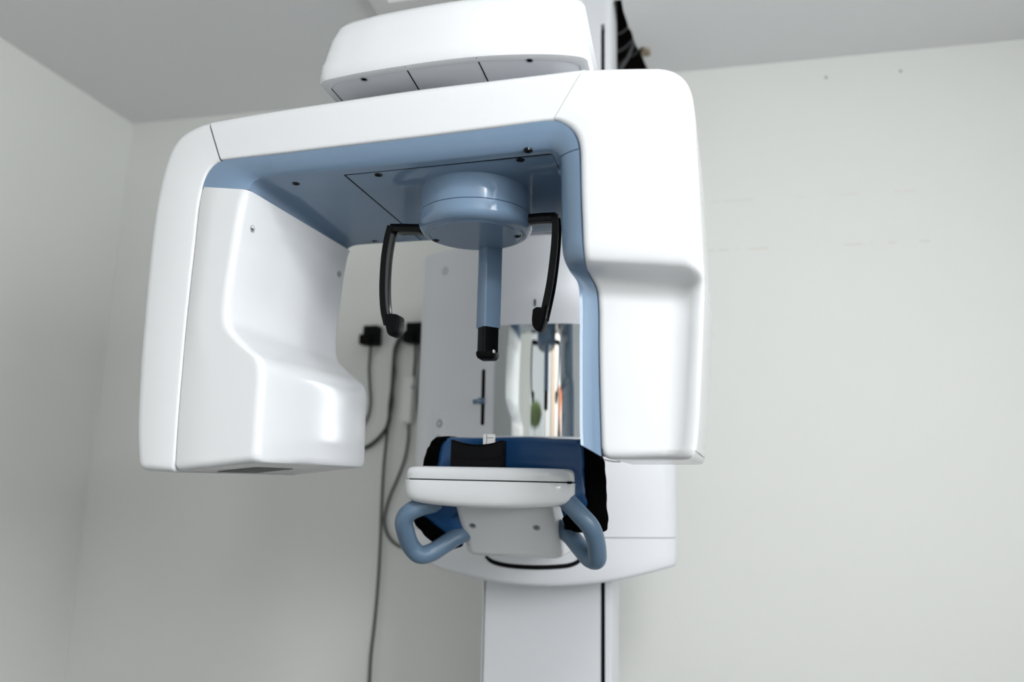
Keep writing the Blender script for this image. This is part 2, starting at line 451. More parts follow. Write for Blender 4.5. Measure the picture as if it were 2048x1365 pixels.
# --- blue inner lining: beam part and arm part
P0a = [(404, 377), (407.5, 364), (413, 351), (420, 339.5), (429, 330), (441, 322.5), (560, 308), (680, 293.5), (820, 277), (980, 257), (1104, 241), (1122, 245.5), (1142, 259), (1153.5, 279), (1157, 296)]
P1a = [(497, 379), (499, 374), (503, 367), (509, 361.5), (518, 357.5), (530, 355), (620, 346.5), (720, 337.5), (830, 326.5), (960, 313), (1085, 300), (1098, 300), (1109, 302.5), (1116, 306.5), (1120.5, 313)]
P0b = [(1157.5, 298), (1158.5, 330), (1160, 400), (1162.5, 460), (1165, 500), (1168, 523), (1178, 550), (1191, 577), (1195, 610), (1196, 700), (1198, 800), (1200, 870), (1201.5, 913)]
P1b = [(1121, 315), (1122, 340), (1122.5, 400), (1123, 455), (1123.5, 490), (1127, 515), (1139, 542), (1155, 566), (1159, 595), (1159, 690), (1159, 800), (1159.5, 860), (1161, 890)]
LD = .018
def lining(A, B, da, db, endr=0):
    rows = []
    for i, (a, b) in enumerate(zip(A, B)):
        va, vb = VF + da[i], VF + LD + db[i]
        row = [G(a.x, VB - .002, a.y), G(a.x, va + .0015, a.y)]
        for k in range(1, 9):
            f = math.radians(90 * k / 8)
            s, q = math.sin(f), 1 - math.cos(f)
            s = .55 * s + .45 * k / 8; q = .55 * q + .45 * k / 8
            p = a.lerp(b, s)
            row.append(G(p.x, va + .0015 + (vb - va) * q, p.y))
        # flat inner face running back, dropping slightly
        for t in (.25, .6, .9):
            row.append(G(b.x, vb + (VB + .0 - vb) * t, b.y - DROP[0] * t))
        for k in range(0, 5):
            f = math.radians(22.5 * k); rr = .012
            p = b.lerp(a, (rr - rr * math.cos(f)) / max(.02, (a - b).length))
            row.append(G(p.x, VB - rr + rr * math.sin(f), p.y - DROP[0]))
        rows.append(row)
    return rows
DROP = [.014]
a = gline(P0a, VF, 5); b = gline(P1a, VF + LD, 5)
bm = bmesh.new(); loft(bm, lining(a, b, [0] * len(a), [0] * len(a))); lining_o = obj('beam_lining', bm, BLUE, unit, 40)
UL = [p.copy() for p in b[25:52]]
UA, UB_ = UL[2], UL[-3]
UNDER = (UA.y + UB_.y) / 2
def ulin(u):
    for p, q_ in zip(UL[:-1], UL[1:]):
        if u <= q_.x or q_ is UL[-1]: return p.y + (q_.y - p.y) * (u - p.x) / (q_.x - p.x)
DROP[0] = 0
rA = [recess(y) for x, y in P0b]
ra = cr([(*gp(x, y, VF + recess(y)), recess(y)) for x, y in P0b], 6)
rb = cr([(*gp(x, y, VF + LD + recess(y) * .3 + .010 * min(1, i / 2.33)), recess(y)) for i, (x, y) in enumerate(P1b)], 6)
a = [Vector((p.x, p.y)) for p in ra]; b = [Vector((p.x, p.y)) for p in rb]
rows = lining(a, b, [p.z for p in ra], [p.z * .3 + .010 * min(1, i / 14) for i, p in enumerate(rb)])
bm = bmesh.new(); loft(bm, rows); obj('tube_arm_lining', bm, BLUE, unit, 40)
def under_h(u, v): return ulin(u) - .014 * max(0, min(1, (v - (VF + LD)) / (VB - VF - LD)))
def gu(px, py):
    """pixel -> point on the beam's underside"""
    u = v = 0.0
    for _ in range(60):
        p = atZ(px, py, CH + under_h(u, v)) - O0; v = .5 * v + .5 * p.dot(V); u = .5 * u + .5 * p.dot(U)
    return u, v
UN = Vector((0, 0, -1))
# service panel: four dark joints and the panel plate
def strip(name, pts, wd, m, parent, th=.0006):
    bm = bmesh.new()
    P = [G(u, v, under_h(u, v) - .0002) for u, v in pts]
    sweep(bm, P, [(-wd / 2, -th), (wd / 2, -th), (wd / 2, th), (-wd / 2, th)], upv=(0, 0, 1))
    return obj(name, bm, m, parent, 0)
c1, c2, c3, c4 = gu(689, 350), gu(1106, 308), gu(1118, 335), gu(842, 480)
strip('panel_joint', [c1, c2], .0012, GROOVE, lining_o); strip('panel_joint', [c2, c3], .0022, GROOVE, lining_o); strip('panel_joint', [c1, c4], .0016, GROOVE, lining_o)
for px, py in ((592, 367.5), (757, 350), (1041, 320), (1056, 302.5), (750.5, 483)):
    u_, v_ = gu(px, py); screw(lining_o, G(u_, v_, under_h(u_, v_)), UN, .0062, m=BLACK)
# screws on the inner face of the detector block
for px, py, v in ((511, 457, VF + .035), (672.5, 549, VB - .03)):
    h_ = gp(px, py, v)[1]
    k = min(range(len(B4)), key=lambda i: abs(B4[i].y - h_)); u_ = B4[k].x
    screw(det, G(u_ - .0005 - (.0 if v < 0 else .0), v, h_), U, .0060, m=SCREWG, mh=METAL)
# rating label under the detector block
def flat(name, c, a, b_, m, parent, th=.0008):
    bm = bmesh.new(); v = []
    for k in (0, 1):
        for s, t in ((-1, -1), (1, -1), (1, 1), (-1, 1)): v.append(bm.verts.new(c + a * s + b_ * t + Vector((0, 0, -th * k))))
    for f in ((3, 2, 1, 0), (4, 5, 6, 7), (0, 1, 5, 4), (1, 2, 6, 5), (2, 3, 7, 6), (3, 0, 4, 7)): bm.faces.new([v[i] for i in f])
    return obj(name, bm, m, parent, 0)

# --- drum under the beam
DR = 113 / FPX * 1.3
hu = UNDER - .010
dz = gp(952, 478, 0)[1]
dc = G(0, 0, 0)
def drum_part(name, prof, m=BLUE, parent=unit):
    bm = bmesh.new(); lathe(bm, prof, dc, 96); return obj(name, bm, m, parent, 40)
seam = gp(952, 445, 0)[1]
print('UNDER', UNDER, 'drum bottom', dz, 'seam', seam, 'R', DR)
hd = dz + .004
sm = hd + .034
dr_u = drum_part('drum', [(DR * .992, hu + .02), (DR * .992, sm + .0008), (DR * .985, sm + .0003)])
pr = [(DR * .985, sm - .0004), (DR, sm - .0012), (DR, hd + .019)]
for k in range(1, 8):
    f = math.radians(90 * k / 7); pr.append((DR - .017 * (1 - math.cos(f)), hd + .019 - .017 * math.sin(f)))
pr += [(DR - .0185, hd + .001), (DR - .019, hd + .0018), (DR - .021, hd)]
dr_l = drum_part('drum_cap', pr)
for px, py in ((872, 481), (1035, 473)):
    p = atZ(px, py, CH + hd); screw(dr_l, p, UN, .0055, m=BLACK)

# --- forehead rod
q = atZ(981, 508, CH + hd); ry = O0.y + DR * .80
q = atY(981, 505, ry)
zt, zb = CH + hd, atY(981, 657, ry).z
bm = bmesh.new(); sweep(bm, [Vector((q.x, ry, zt + .01)), Vector((q.x, ry, zb + .002)), Vector((q.x, ry, zb))], lambda t: rrect(.036 * (1 if t < .9 else .94), .030, .004))
rod = obj('forehead_rod', bm, BLUE, unit, 40)
bm = bmesh.new(); box(bm, q.x - .0003, q.x + .0003, ry - .0153, ry - .0148, zb + .003, zt); obj('rod_seam', bm, GROOVE, rod, 0)
zb2 = atY(981, 706, ry).z; zb3 = atY(981, 717, ry).z
bm = bmesh.new(); sweep(bm, [Vector((q.x - .0, ry, zb + .01)), Vector((q.x - .0, ry, zb2))], rrect(.0315, .024, .003)); obj('rod_tip', bm, BLACKM, unit, 40)
bm = bmesh.new()
rows = [[Vector((q.x + dx * sx, ry + dy * sy, z)) for dx, dy in rrect(1, 1, .12, 2)] for sx, sy, z in ((.030, .026, zb2 + .001), (.035, .036, zb2), (.035, .036, zb2 - .006), (.030, .033, zb3 - .001), (.024, .028, zb3 - .003))]
loft(bm, rows); obj('nose_pad', bm, RUBBER, unit, 40)
bm = bmesh.new(); box(bm, q.x + .0145, q.x + .0172, ry - .022, ry - .012, zb2 - .004, zb2 + .002); bevelled(bm, .0008, 1); obj('pad_clip', bm, BOXW, unit)

# --- temple supports
def temple(px_bar, px_arm, px_pad, v0, v1, sgn):
    """bar leaving the drum sideways, then a bowed arm hanging down to a pad"""
    bar = [G(*[gp(x, y, v0)[0]], v0, gp(x, y, v0)[1]) for x, y in px_bar]
    arm = cr([Vector((gp(x, y, v0 + (v1 - v0) * i / (len(px_arm) - 1))[0], v0 + (v1 - v0) * i / (len(px_arm) - 1), gp(x, y, v0 + (v1 - v0) * i / (len(px_arm) - 1))[1])) for i, (x, y) in enumerate(px_arm)], 5)
    armw = [G(p.x, p.y, p.z) for p in arm]
    bm = bmesh.new(); sweep(bm, bar, rrect(.015, .022, .002, 2), upv=V)
    sup = obj('temple_support', bm, BLACK, unit, 40)
    bm = bmesh.new()
    sec = [(-.0055, -.012), (.0055, -.012), (.0055, -.0085), (.0035, -.007), (.0035, .007), (.0055, .0085), (.0055, .012), (-.0055, .012), (-.0055, .0085), (-.0035, .007), (-.0035, -.007), (-.0055, -.0085)]
    sweep(bm, armw, sec, upv=V)
    obj('support_arm', bm, BLACK, sup, 30)
    # pad
    pts = cr([(gp(x, y, v1)[0], gp(x, y, v1)[1]) for x, y in px_pad], 5)
    bm = bmesh.new()
    rows = []
    n = len(pts); c = sum(pts, Vector((0, 0))) / n
    for dv, sc_ in ((-.014, .86), (-.0125, .96), (-.010, 1), (.010, 1), (.0125, .96), (.014, .86)):
        rows.append([G(c.x + (p.x - c.x) * sc_, v1 + dv, c.y + (p.y - c.y) * sc_) for p in pts[:-1]])
    loft(bm, rows); obj('temple_pad', bm, BLACKM, sup, 40)
temple([(845, 460), (812, 459), (785, 459)],
       [(786, 456), (780, 478), (774, 515), (771, 555), (770.5, 590), (773, 625), (779, 652)],
       [(776, 632), (788, 630.5), (799, 632), (803, 636), (802.5, 655), (799, 668), (790, 675), (782, 672), (777, 655), (775, 642), (776, 632)], -.006, -.010, -1)
temple([(1052, 441), (1085, 438), (1113, 437)],
       [(1112, 434), (1113.5, 455), (1112, 490), (1108, 530), (1102.5, 570), (1095, 608), (1088, 640)],
       [(1069, 622), (1076, 617.5), (1090, 617.5), (1096, 612), (1095, 630), (1090, 652), (1084, 665), (1076, 664), (1069, 656), (1067, 645), (1069, 622)], .0, -.004, 1)

# --- head cover above the beam
beam_top = TA[20].y
HH = beam_top + .027
fpx = [(639, 171), (645, 163.5), (660, 158.5), (690, 152), (725, 145), (770, 137.5), (815, 130.5), (890, 120), (960, 113), (1030, 109.5), (1100, 109), (1150, 112.5), (1168, 116), (1176, 121)]
front = [atZ(x, y, CH + HH) for x, y in fpx]
front = cr([(p.x, p.y) for p in front], 4)
fx0, fx1 = front[0].x, front[-1].x
yback = COLY - .02
def head_row(h, ins, insl=None, insr=None, upo=0):
    """outline at height h, pulled in by ins at front and at the sides"""
    cxm = (fx0 + fx1) / 2; hw = (fx1 - fx0) / 2
    il = ins if insl is None else insl; ir = ins if insr is None else insr
    row = []
    for p in front:
        t = (p.x - cxm) / hw
        x = cxm + t * hw + (il * max(0, -t) if t < 0 else -ir * t)
        row.append(Vector((x, p.y + ins, CH + h)))
    xr, xl = row[-1].x, row[0].x
    yr, yl = row[-1].y, row[0].y
    for t in (.3, .6, 1): row.append(Vector((xr + (Xm + .17 - xr) * max(0, t - .3), yr + (yback - yr) * t, CH + h)))
    for t in (1, .6, .3): row.append(Vector((xl + (Xm - .17 - xl) * max(0, t - .3), yl + (yback - yl) * t, CH + h)))
    return row
rows = [head_row(HH + .0, .014), head_row(HH - .0006, .006), head_row(HH + .001, .001), head_row(HH + .006, -.001), head_row(HH + .030, .0), head_row(HH + .034, .0014), head_row(HH + .075, .004, .012, .002), head_row(HH + .100, .010, .020, .006),
        head_row(HH + .113, .018, .028, .010), head_row(HH + .121, .032, .042, .018), head_row(HH + .126, .055, .07, .03), head_row(HH + .136, .14, .14, .08)]
bm = bmesh.new(); loft(bm, rows, cap=(False, True)); head = obj('head_cover', bm, WHITE, unit, 40)
rows = [head_row(HH + .0008, .013), head_row(HH + .0012, .016)]
bm = bmesh.new(); loft(bm, [head_row(HH + .02, .0125), head_row(HH + .0022, .0125)]); obj('cover_gap', bm, GROOVE, head, 0)
bm = bmesh.new(); loft(bm, [head_row(HH + .03, .0145), head_row(HH + .0014, .0145), head_row(HH + .0006, .0155)]); bp = obj('head_base_plate', bm, WHITE2, head, 30)
hz = CH + HH + .0006
for (ax, ay), (bx_, by_) in (((810, 133), (836, 176)), ((953, 115), (973, 156))):
    pa, pb = atZ(ax, ay, hz), atZ(bx_, by_, hz); pb = pa + (pb - pa) * 1.6
    bm = bmesh.new(); sweep(bm, [pa, pb], [(-.0009, -.0006), (.0009, -.0006), (.0009, .0006), (-.0009, .0006)], upv=(0, 0, 1)); obj('plate_joint', bm, GROOVE, bp, 0)
for px, py in ((728, 158), (1059, 120)): screw(bp, atZ(px, py, hz) - Vector((0, 0, .0006)), UN, .0062, m=SCREWG)
# pivot collar between head and beam
bm = bmesh.new(); lathe(bm, [(.085, beam_top - .03), (.085, HH + .02)], Vector((O0.x, O0.y + .02, CH)), 48); obj('pivot_collar', bm, WHITE2, unit)

# --- column
mx0, mx1 = atY(965, 1190, COLY - .02).x, None
cyf = COLY - .05; cyb = COLY + .15
cxl, cxr = atY(965, 1180, cyf).x, atY(1224, 1180, cyf).x
gl, gr0, gr1 = atY(968, 1180, cyf).x, atY(1201, 1180, cyf).x, atY(1210, 1180, cyf).x
ctop = ZC + .12
bm = bmesh.new()
R_ = .008
outline = [(cxl + R_, cyf), (gl - .0013, cyf), (gl - .0013, cyf + .02), (gl + .0013, cyf + .02), (gl + .0013, cyf), (gr0, cyf), (gr0, cyf + .04), (gr1, cyf + .04), (gr1, cyf), (cxr - R_, cyf), (cxr - R_ * .3, cyf + R_ * .3), (cxr, cyf + R_), (cxr, cyb), (cxl, cyb), (cxl, cyf + R_), (cxl + R_ * .3, cyf + R_ * .3)]
loft(bm, [[Vector((x, y, z)) for x, y in outline] for z in (0.0, ctop)])
column = obj('column', bm, WHITE2, unit, 30)
bm = bmesh.new(); box(bm, gr0 + .0005, gr1 - .0005, cyf + .028, cyf + .041, .02, ctop - .02); obj('column_slot', bm, GROOVE, column, 0)
bm = bmesh.new(); box(bm, gl - .001, gl + .001, cyf + .006, cyf + .0205, .02, ctop - .3); obj('column_slot', bm, GROOVE, column, 0)
# the slot stops a little below the ceiling
zstop = atY(1206, 48, cyf).z
bm = bmesh.new(); box(bm, gr0, gr1, cyf - .0005, cyf + .04, zstop, ctop - .01); obj('slot_cap', bm, WHITE2, column, 0)
bm = bmesh.new(); box(bm, cxl - .12, cxr + .12, COLY - .28, COLY + .24, 0, .03); bevelled(bm, .008, 2); obj('base_plate', bm, WHITE2, unit)

# --- carriage with curved front
CR_, XA = .35, Xm + .003
HC = .152                                       # half chord of the round middle
YF0 = COLY - .205
SL = HC / math.sqrt(CR_ ** 2 - HC ** 2)
XWL, XWR = atY(833, 700, COLY - .09).x, atY(1351, 1000, COLY - .09).x
def carr(x):
    d = abs(x - XA)
    if d <= HC: return YF0 + CR_ - math.sqrt(CR_ ** 2 - d * d)
    return YF0 + CR_ - math.sqrt(CR_ ** 2 - HC * HC) + (d - HC) * SL
print('carriage', XWL, XWR, YF0, carr(XWL), carr(XWR), COLY)
xs = []
n = 48
for i in range(n + 1): xs.append(XWL + (XWR - XWL) * i / n)
bot_px = [(800, 1098), (850, 1130), (960, 1162.5), (1080, 1175), (1210, 1168), (1300, 1150), (1335, 1141), (1352, 1137)]
bot = []
for p in cr(bot_px, 6): bot.append(at_surf(p.x, p.y, carr))
def bot_h(x):
    if x <= bot[0].x: return bot[0].z
    for p, q_ in zip(bot[:-1], bot[1:]):
        if p.x <= x <= q_.x: return p.z + (q_.z - p.z) * (x - p.x) / max(1e-6, q_.x - p.x)
    return bot[-1].z
ztop = CH + .60
zs = at_surf(1280, 1076.5, carr).z
def carr_rows(zlo_f, zhi_f, steps, rb=0.0, rt=0.0):
    """front sheet columns rounded to the sides, as a closed body"""
    rows = []
    def outline(off):
        P = []
        r = .016
        for x in xs:
            e = min(x - XWL, XWR - x)
            y = carr(x) + (r * (1 - math.sqrt(max(0, 1 - (1 - min(1, e / r)) ** 2))))
            xx = Xm + (x - Xm) * (1 - off / .32)
            P.append((x, xx, y + off))
        P.append((XWR, XWR - off, COLY + .04)); P.append((XWL, XWL + off, COLY + .04))
        return P
    st = []
    if rb: st += [(0, rb), (rb * .12, rb * .5), (rb * .45, rb * .15), (rb, 0)]
    else: st += [(0, 0)]
    for d, off in st: rows.append([Vector((xx, y, zlo_f(x) + d)) for x, xx, y in outline(off)])
    for k in range(1, steps): rows.append([Vector((xx, y, (zlo_f(x) + st[-1][0]) * (1 - k / steps) + zhi_f(x) * k / steps)) for x, xx, y in outline(0)])
    rows.append([Vector((xx, y, zhi_f(x))) for x, xx, y in outline(0)])
    return rows
bm = bmesh.new(); loft(bm, carr_rows(bot_h, lambda x: zs - .0008, 3, rb=.012)); carr_l = obj('carriage_skirt', bm, WHITE2, unit, 40)
bm = bmesh.new(); loft(bm, carr_rows(lambda x: zs + .0008, lambda x: ztop, 4)); carriage = obj('carriage', bm, WHITE2, unit, 40)
# mirror set in the round middle
mz1, mz0 = at_surf(1080, 648, carr).z, at_surf(1080, 874, carr).z
ml = at_surf(989, 800, carr).x; mr = XA * 2 - ml
bm = bmesh.new(); rows = []
for k in range(2):
    pass
MN = 48
fr = []; bk = []
for i in range(MN + 1):
    x = ml + (mr - ml) * i / MN
    fr.append((x, carr(x) - .0025)); bk.append((x, carr(x) + .002))
rows = [[Vector((x, y, z)) for x, y in fr + bk[::-1]] for z in (mz0, mz1)]
loft(bm, rows); obj('mirror', bm, MIRROR, unit, 40, 'curved mirror panel')
# ledge under the mirror
bm = bmesh.new()
rows = []
for z, o_ in ((mz0 - .018, .012), (mz0 - .014, .022), (mz0 - .004, .022), (mz0, .016)):
    rows.append([Vector((x, y - o_, z)) for x, y in fr] + [Vector((x, y + .004, z)) for x, y in bk[::-1]])
loft(bm, rows); obj('mirror_ledge', bm, WHITE2, unit, 40)

def on_carr(px, py, off=0): p = at_surf(px, py, carr); return p
def carr_n(x):
    e = 1e-3; d = (carr(x + e) - carr(x - e)) / (2 * e); return Vector((d, -1, 0)).normalized()
def disc(name, px, py, r, prof, m, parent):
    p = on_carr(px, py); n_ = carr_n(p.x)
    bm = bmesh.new(); lathe(bm, prof, p, 32, n_, Vector((0, 0, 1))); return obj(name, bm, m, parent, 40)
RING = mat('pale_blue_ring', (0.27, 0.34, 0.41), 0.4, var=0.02)
GREYB = mat('pale_grey_plastic', (0.56, 0.58, 0.61), 0.35, var=0.02)
disc('hole_cover', 890.5, 542, .012, [(.0118, -.002), (.0118, .0006), (.0105, .0016), (.006, .0018), (.0045, .0008)], GREYB, carriage)
# key pad plate with round keys
def plate(name, corners, m, parent, r=.004, off=.0012):
    P = [on_carr(x, y) for x, y in corners]
    nn = carr_n(P[0].x)
    c = sum(P, Vector()) / 4; ax = (P[1] - P[0]); ay = (P[3] - P[0])
    bm = bmesh.new()
    sx, sy = ax.length, ay.length; ax.normalize(); ay.normalize()
    rows = [[c + ax * u * f + ay * v_ * f + nn * d for u, v_ in rrect(sx, sy, r, 4)] for d, f in ((-.003, 1), (off * .5, 1), (off, .97))]
    loft(bm, rows); return obj(name, bm, m, parent, 40)
kp = plate('key_pad', [(866, 826), (895, 826), (893, 905), (863, 905)], WHITE2, carriage, .008)
for px, py in ((879.5, 847.5), (877.5, 880)):
    k_ = disc('round_key', px, py, .01, [(.0105, 0), (.0105, .0018), (.0092, .0026), (.0078, .0020)], RING, kp)
    disc('key_face', px, py, .01, [(.0066, .0005), (.0066, .0024), (.004, .0027), (.0030, .0023)], GREYB, k_)
# vertical slot with sliding lever
p1, p2 = on_carr(967.5, 742), on_carr(965, 848)
nn = carr_n(p1.x)
bm = bmesh.new(); mid = (p1 + p2) / 2; ax = (p1 - p2); ln = ax.length; ax.normalize(); sd = ax.cross(nn)
loft(bm, [[mid + sd * u + ax * v_ + nn * d for u, v_ in rrect(.0105, ln + .008, .005, 5)] for d in (-.002, .0006)]); slot = obj('lever_slot', bm, GROOVE, carriage, 40)
pl = on_carr(965, 803)
bm = bmesh.new(); sweep(bm, [pl - nn * .002, pl + nn * .010], rrect(.013, .015, .003)); lev = obj('slide_lever', bm, BLUEH, carriage, 40)
pe = pl + nn * .014 - sd * 0
pq = atY(946, 805, pe.y - .004)
bm = bmesh.new(); sweep(bm, cr([pl + nn * .009 + sd * 0, (pl + nn * .013).lerp(pq, .5), pq], 4), lambda t: rrect(.014, .011, .003), upv=(0, 0, 1)); obj('lever_grip', bm, BLUEH, lev, 40)

# small slot high on the carriage
pa = on_carr(1070, 606)
bm = bmesh.new(); loft(bm, [[pa + Vector((u, -.0015 + d, v_)) for u, v_ in rrect(.004, .018, .0019, 3)] for d in (0, .006)]); obj('carriage_slot', bm, GROOVE, carriage)

# --- chin table
TY = atX(969, 980, Xm).y - .005
tzt = atY(969, 934.5, TY).z
txl, txr = atY(797, 975, TY + .02).x, atY(1143, 975, TY + .02).x
tcx = (txl + txr) / 2; thw = (txr - txl) / 2
def table_outline(ins, bulge=.022, back=.07, r=.03):
    P = []
    hw = thw - ins
    m = 24
    for i in range(m + 1):
        t = -1 + 2 * i / m
        x = tcx + t * hw
        e = min(x - (tcx - hw), (tcx + hw) - x)
        y = TY + ins + bulge * t * t * 1.0
        if e < r: y += r * (1 - math.sqrt(max(0, 1 - (1 - e / r) ** 2)))
        P.append((x, y))
    P += [(tcx + hw, TY + back), (tcx - hw, TY + back)]
    return P
zseam = atY(969, 962, TY).z
zbot = atY(969, 1018.5, TY).z
def table_row(z, ins, sag=0): return [Vector((x, y, z + (sag * ((x - tcx) / thw) ** 2))) for x, y in table_outline(ins)]
bm = bmesh.new()
loft(bm, [table_row(zseam + .0008, .004), table_row(zseam + .0012, .002), table_row(zseam + .003, .0012), table_row(tzt - .009, .002), table_row(tzt - .004, .0038), table_row(tzt - .0012, .0075), table_row(tzt, .013)])
tl = obj('table_lid', bm, WHITE, unit, 40)
bm = bmesh.new()
loft(bm, [table_row(zbot, .022, .009), table_row(zbot + .0015, .0125, .009), table_row(zbot + .005, .006, .009), table_row(zbot + .012, .0022, .007), table_row(zbot + .025, .0006, .003), table_row(zseam - .003, .0), table_row(zseam - .0012, .0005), table_row(zseam - .0008, .003)])
tb = obj('table_tray', bm, WHITE, unit, 40)
bm = bmesh.new(); loft(bm, [table_row(zseam - .004, .006), table_row(zseam + .004, .006)]); obj('table_seam', bm, GROOVE, tb, 30)
pn = atY(1140, 963, TY + .035)
bm = bmesh.new(); box(bm, pn.x - .004, pn.x + .002, pn.y - .004, pn.y + .02, zseam - .0022, zseam + .0018); obj('table_notch', bm, GROOVE, tb, 0)

# --- chin rest
cy0 = TY + .03
cl, cr_ = atY(901, 905, cy0).x, atY(1006, 905, cy0).x
zc0 = tzt - .001
zc1 = atY(905, 877, cy0).z
bm = bmesh.new(); rows = []
m = 20
for y, ins in ((cy0 + .002, .004), (cy0, .0015), (cy0 + .001, 0), (cy0 + .026, 0), (cy0 + .030, .004)):
    row = []
    for i in range(m + 1):
        t = -1 + 2 * i / m
        x = (cl + cr_) / 2 + t * ((cr_ - cl) / 2 - ins)
        row.append(Vector((x, y + .006 * (1 - t * t), zc1 - ins - .0105 * (1 - t * t) ** .8 - (.003 if abs(t) == 1 else 0))))
    row += [Vector(((cl + cr_) / 2 + t * ((cr_ - cl) / 2 - ins), y + .006 * (1 - t * t), zc0)) for t in [1 - 2 * i / m for i in range(m + 1)]]
    rows.append(row)
loft(bm, rows); chin = obj('chin_rest', bm, BLACKM, unit, 30)
zm = atY(950, 914, cy0).z
bm = bmesh.new(); P = []
for i in range(m + 1):
    t = -1 + 2 * i / m
    P.append(Vector(((cl + cr_) / 2 + t * ((cr_ - cl) / 2 - .0005), cy0 + .006 * (1 - t * t) + .0005, zm - .0035 * (1 - t * t))))
sweep(bm, P, [(-.001, -.0007), (.001, -.0007), (.001, .0007), (-.001, .0007)], upv=(0, 0, 1)); obj('chin_rest_joint', bm, GROOVE, chin, 0)
pw = atY(979, 876, cy0 + .037)
bm = bmesh.new(); box(bm, pw.x - .0115, pw.x + .0115, pw.y - .005, pw.y + .0015, tzt - .002, atY(979, 869, cy0 + .037).z); bevelled(bm, .0015, 2)
bb = obj('bite_block', bm, FRAME, unit)
bm = bmesh.new(); box(bm, pw.x - .0045, pw.x - .0037, pw.y - .0053, pw.y - .0045, tzt, atY(979, 869, cy0 + .037).z - .001)
box(bm, pw.x - .0045, pw.x + .009, pw.y - .0053, pw.y - .0045, pw.z - .001, pw.z - .0002); obj('block_mark', bm, GROOVE, bb, 0)

# --- arm bracket between table and carriage
ba_y, bb_y = TY + .09, TY + .17
a0, a1 = atY(906, 1010, ba_y), atY(1103, 1010, ba_y)
b0, b1 = atY(930, 1098, bb_y), atY(1124, 1098, bb_y)
def brow(l, r_, yy, zz, ins, up_, dep=.26):
    row = []
    w_ = r_.x - l.x - 2 * ins; c = (l.x + r_.x) / 2
    for u, v_ in rrect(w_, dep, .018, 5): row.append(Vector((c + u, yy + dep / 2 + v_ + ins, zz)))
    return row
bm = bmesh.new(); rows = []
zA, zB = zbot + .004, atY(1030, 1104, bb_y).z
for t in [i / 10 for i in range(11)]:
    l = a0.lerp(b0, t); r_ = a1.lerp(b1, t)
    rows.append(brow(l, r_, ba_y + (bb_y - ba_y) * t, zA + (zB - zA) * t, 0, 0))
l, r_ = b0, b1
for k in range(1, 6):
    f = math.radians(18 * k); rows.append(brow(l, r_, bb_y + .006 * math.sin(f), zB - .012 * math.sin(f), .014 * (1 - math.cos(f)), 0))
loft(bm, rows); bmt = bmesh.new(); box(bmt, (a0.x + a1.x) / 2 - .075, (a0.x + a1.x) / 2 + .075, TY + .045, TY + .30, zbot + .006, CH - .031); bevelled(bmt, .004, 2); obj('table_tongue', bmt, WHITE2, unit, 40)
brk = obj('chin_arm', bm, WHITE, unit, 40)
# body of the arm running into the carriage
slope = Vector((0, -(zA - zB), -(bb_y - ba_y))).normalized()   # outward normal of the sloping front
def on_slope(px, py):
    n_ = slope; p0 = Vector((0, ba_y, zA)); d = ray(px, py)
    return CAM + d * ((p0 - CAM).dot(n_) / d.dot(n_))
for px, py in ((945, 1052), (1073, 1056)): screw(brk, on_slope(px, py), slope, .0068, m=SCREWG, mh=METAL)
# dark curved travel slot on the carriage
sl = [on_carr(p.x, p.y) for p in cr([(972, 1114), (982, 1122.5), (1000, 1129), (1030, 1133.5), (1070, 1135.5), (1110, 1134.5), (1140, 1131), (1156, 1124), (1163, 1114)], 5)]
sl = [Vector((p.x, p.y, p.z)) for p in sl]
bm = bmesh.new(); sweep(bm, sl, lambda t: [(a * (1 - .5 * abs(2 * t - 1) ** 6), b) for a, b in rrect(.010, .0095, .003, 2)], upv=(0, -1, 0)); obj('travel_slot', bm, GROOVE, carr_l, 40)

# --- hand grips
def grip(pxs, y0, ys):
    P = []
    for (x, y), d in zip(pxs, ys): P.append(atY(x, y, y0 + d))
    P = cr(P, 7)
    bm = bmesh.new(); ball_cap_tube(bm, P, .0170, 18)
    g = obj('hand_grip', bm, BLUEH, unit, 60)
    return g, P
gy = TY + .035
g1, P1_ = grip([(868, 1008), (843, 1014), (818, 1026), (808, 1042), (812, 1068), (823, 1095), (840, 1110), (862, 1106), (890, 1089), (914, 1074), (935, 1064), (953, 1058)], gy,
     [.03, .02, .012, .015, .03, .05, .062, .076, .09, .105, .125, .15])
g2, P2_ = grip([(1117, 987), (1136, 1004), (1160, 1030), (1180, 1053), (1190, 1077), (1194, 1102), (1193, 1120), (1180, 1118), (1160, 1096), (1140, 1072), (1120, 1056)], gy,
     [.03, .025, .02, .025, .04, .055, .07, .085, .105, .125, .14])
# thin loose wire ends under the tube arm
u_, h_ = gp(1200, 917, VF + .05)
wp = [G(gp(x, y, VF + .05)[0], VF + .05 + d, gp(x, y, VF + .05)[1]) for x, y, d in ((1196, 912, .02), (1203, 918, 0), (1214, 921.5, 0), (1226, 923.5, .003), (1240, 924, .006))]
bm = bmesh.new(); tube(bm, cr(wp, 4), .0007, 6); obj('loose_wire', bm, GROOVE, tube_arm)
# marks on the tube housing side
for px, py in ((1393, 462), (1404, 460)):
    u_, h_ = gp(px, py, VF + .05)

# label under the detector block
lc = G(-.40, .0, A4[-1].y)
hb = (A4[-1].y + B4[-1].y) / 2
k_ = (B4[-1].y - A4[-1].y) / (B4[-1].x - A4[-1].x)
def under_det(u, v): return G(u, v, A4[-1].y + k_ * (u - A4[-1].x) - .0002)
flat('rating_label', under_det(-.385, -.02), (U + Vector((0, 0, k_))).normalized() * .038, V * .055, LABELM, det)

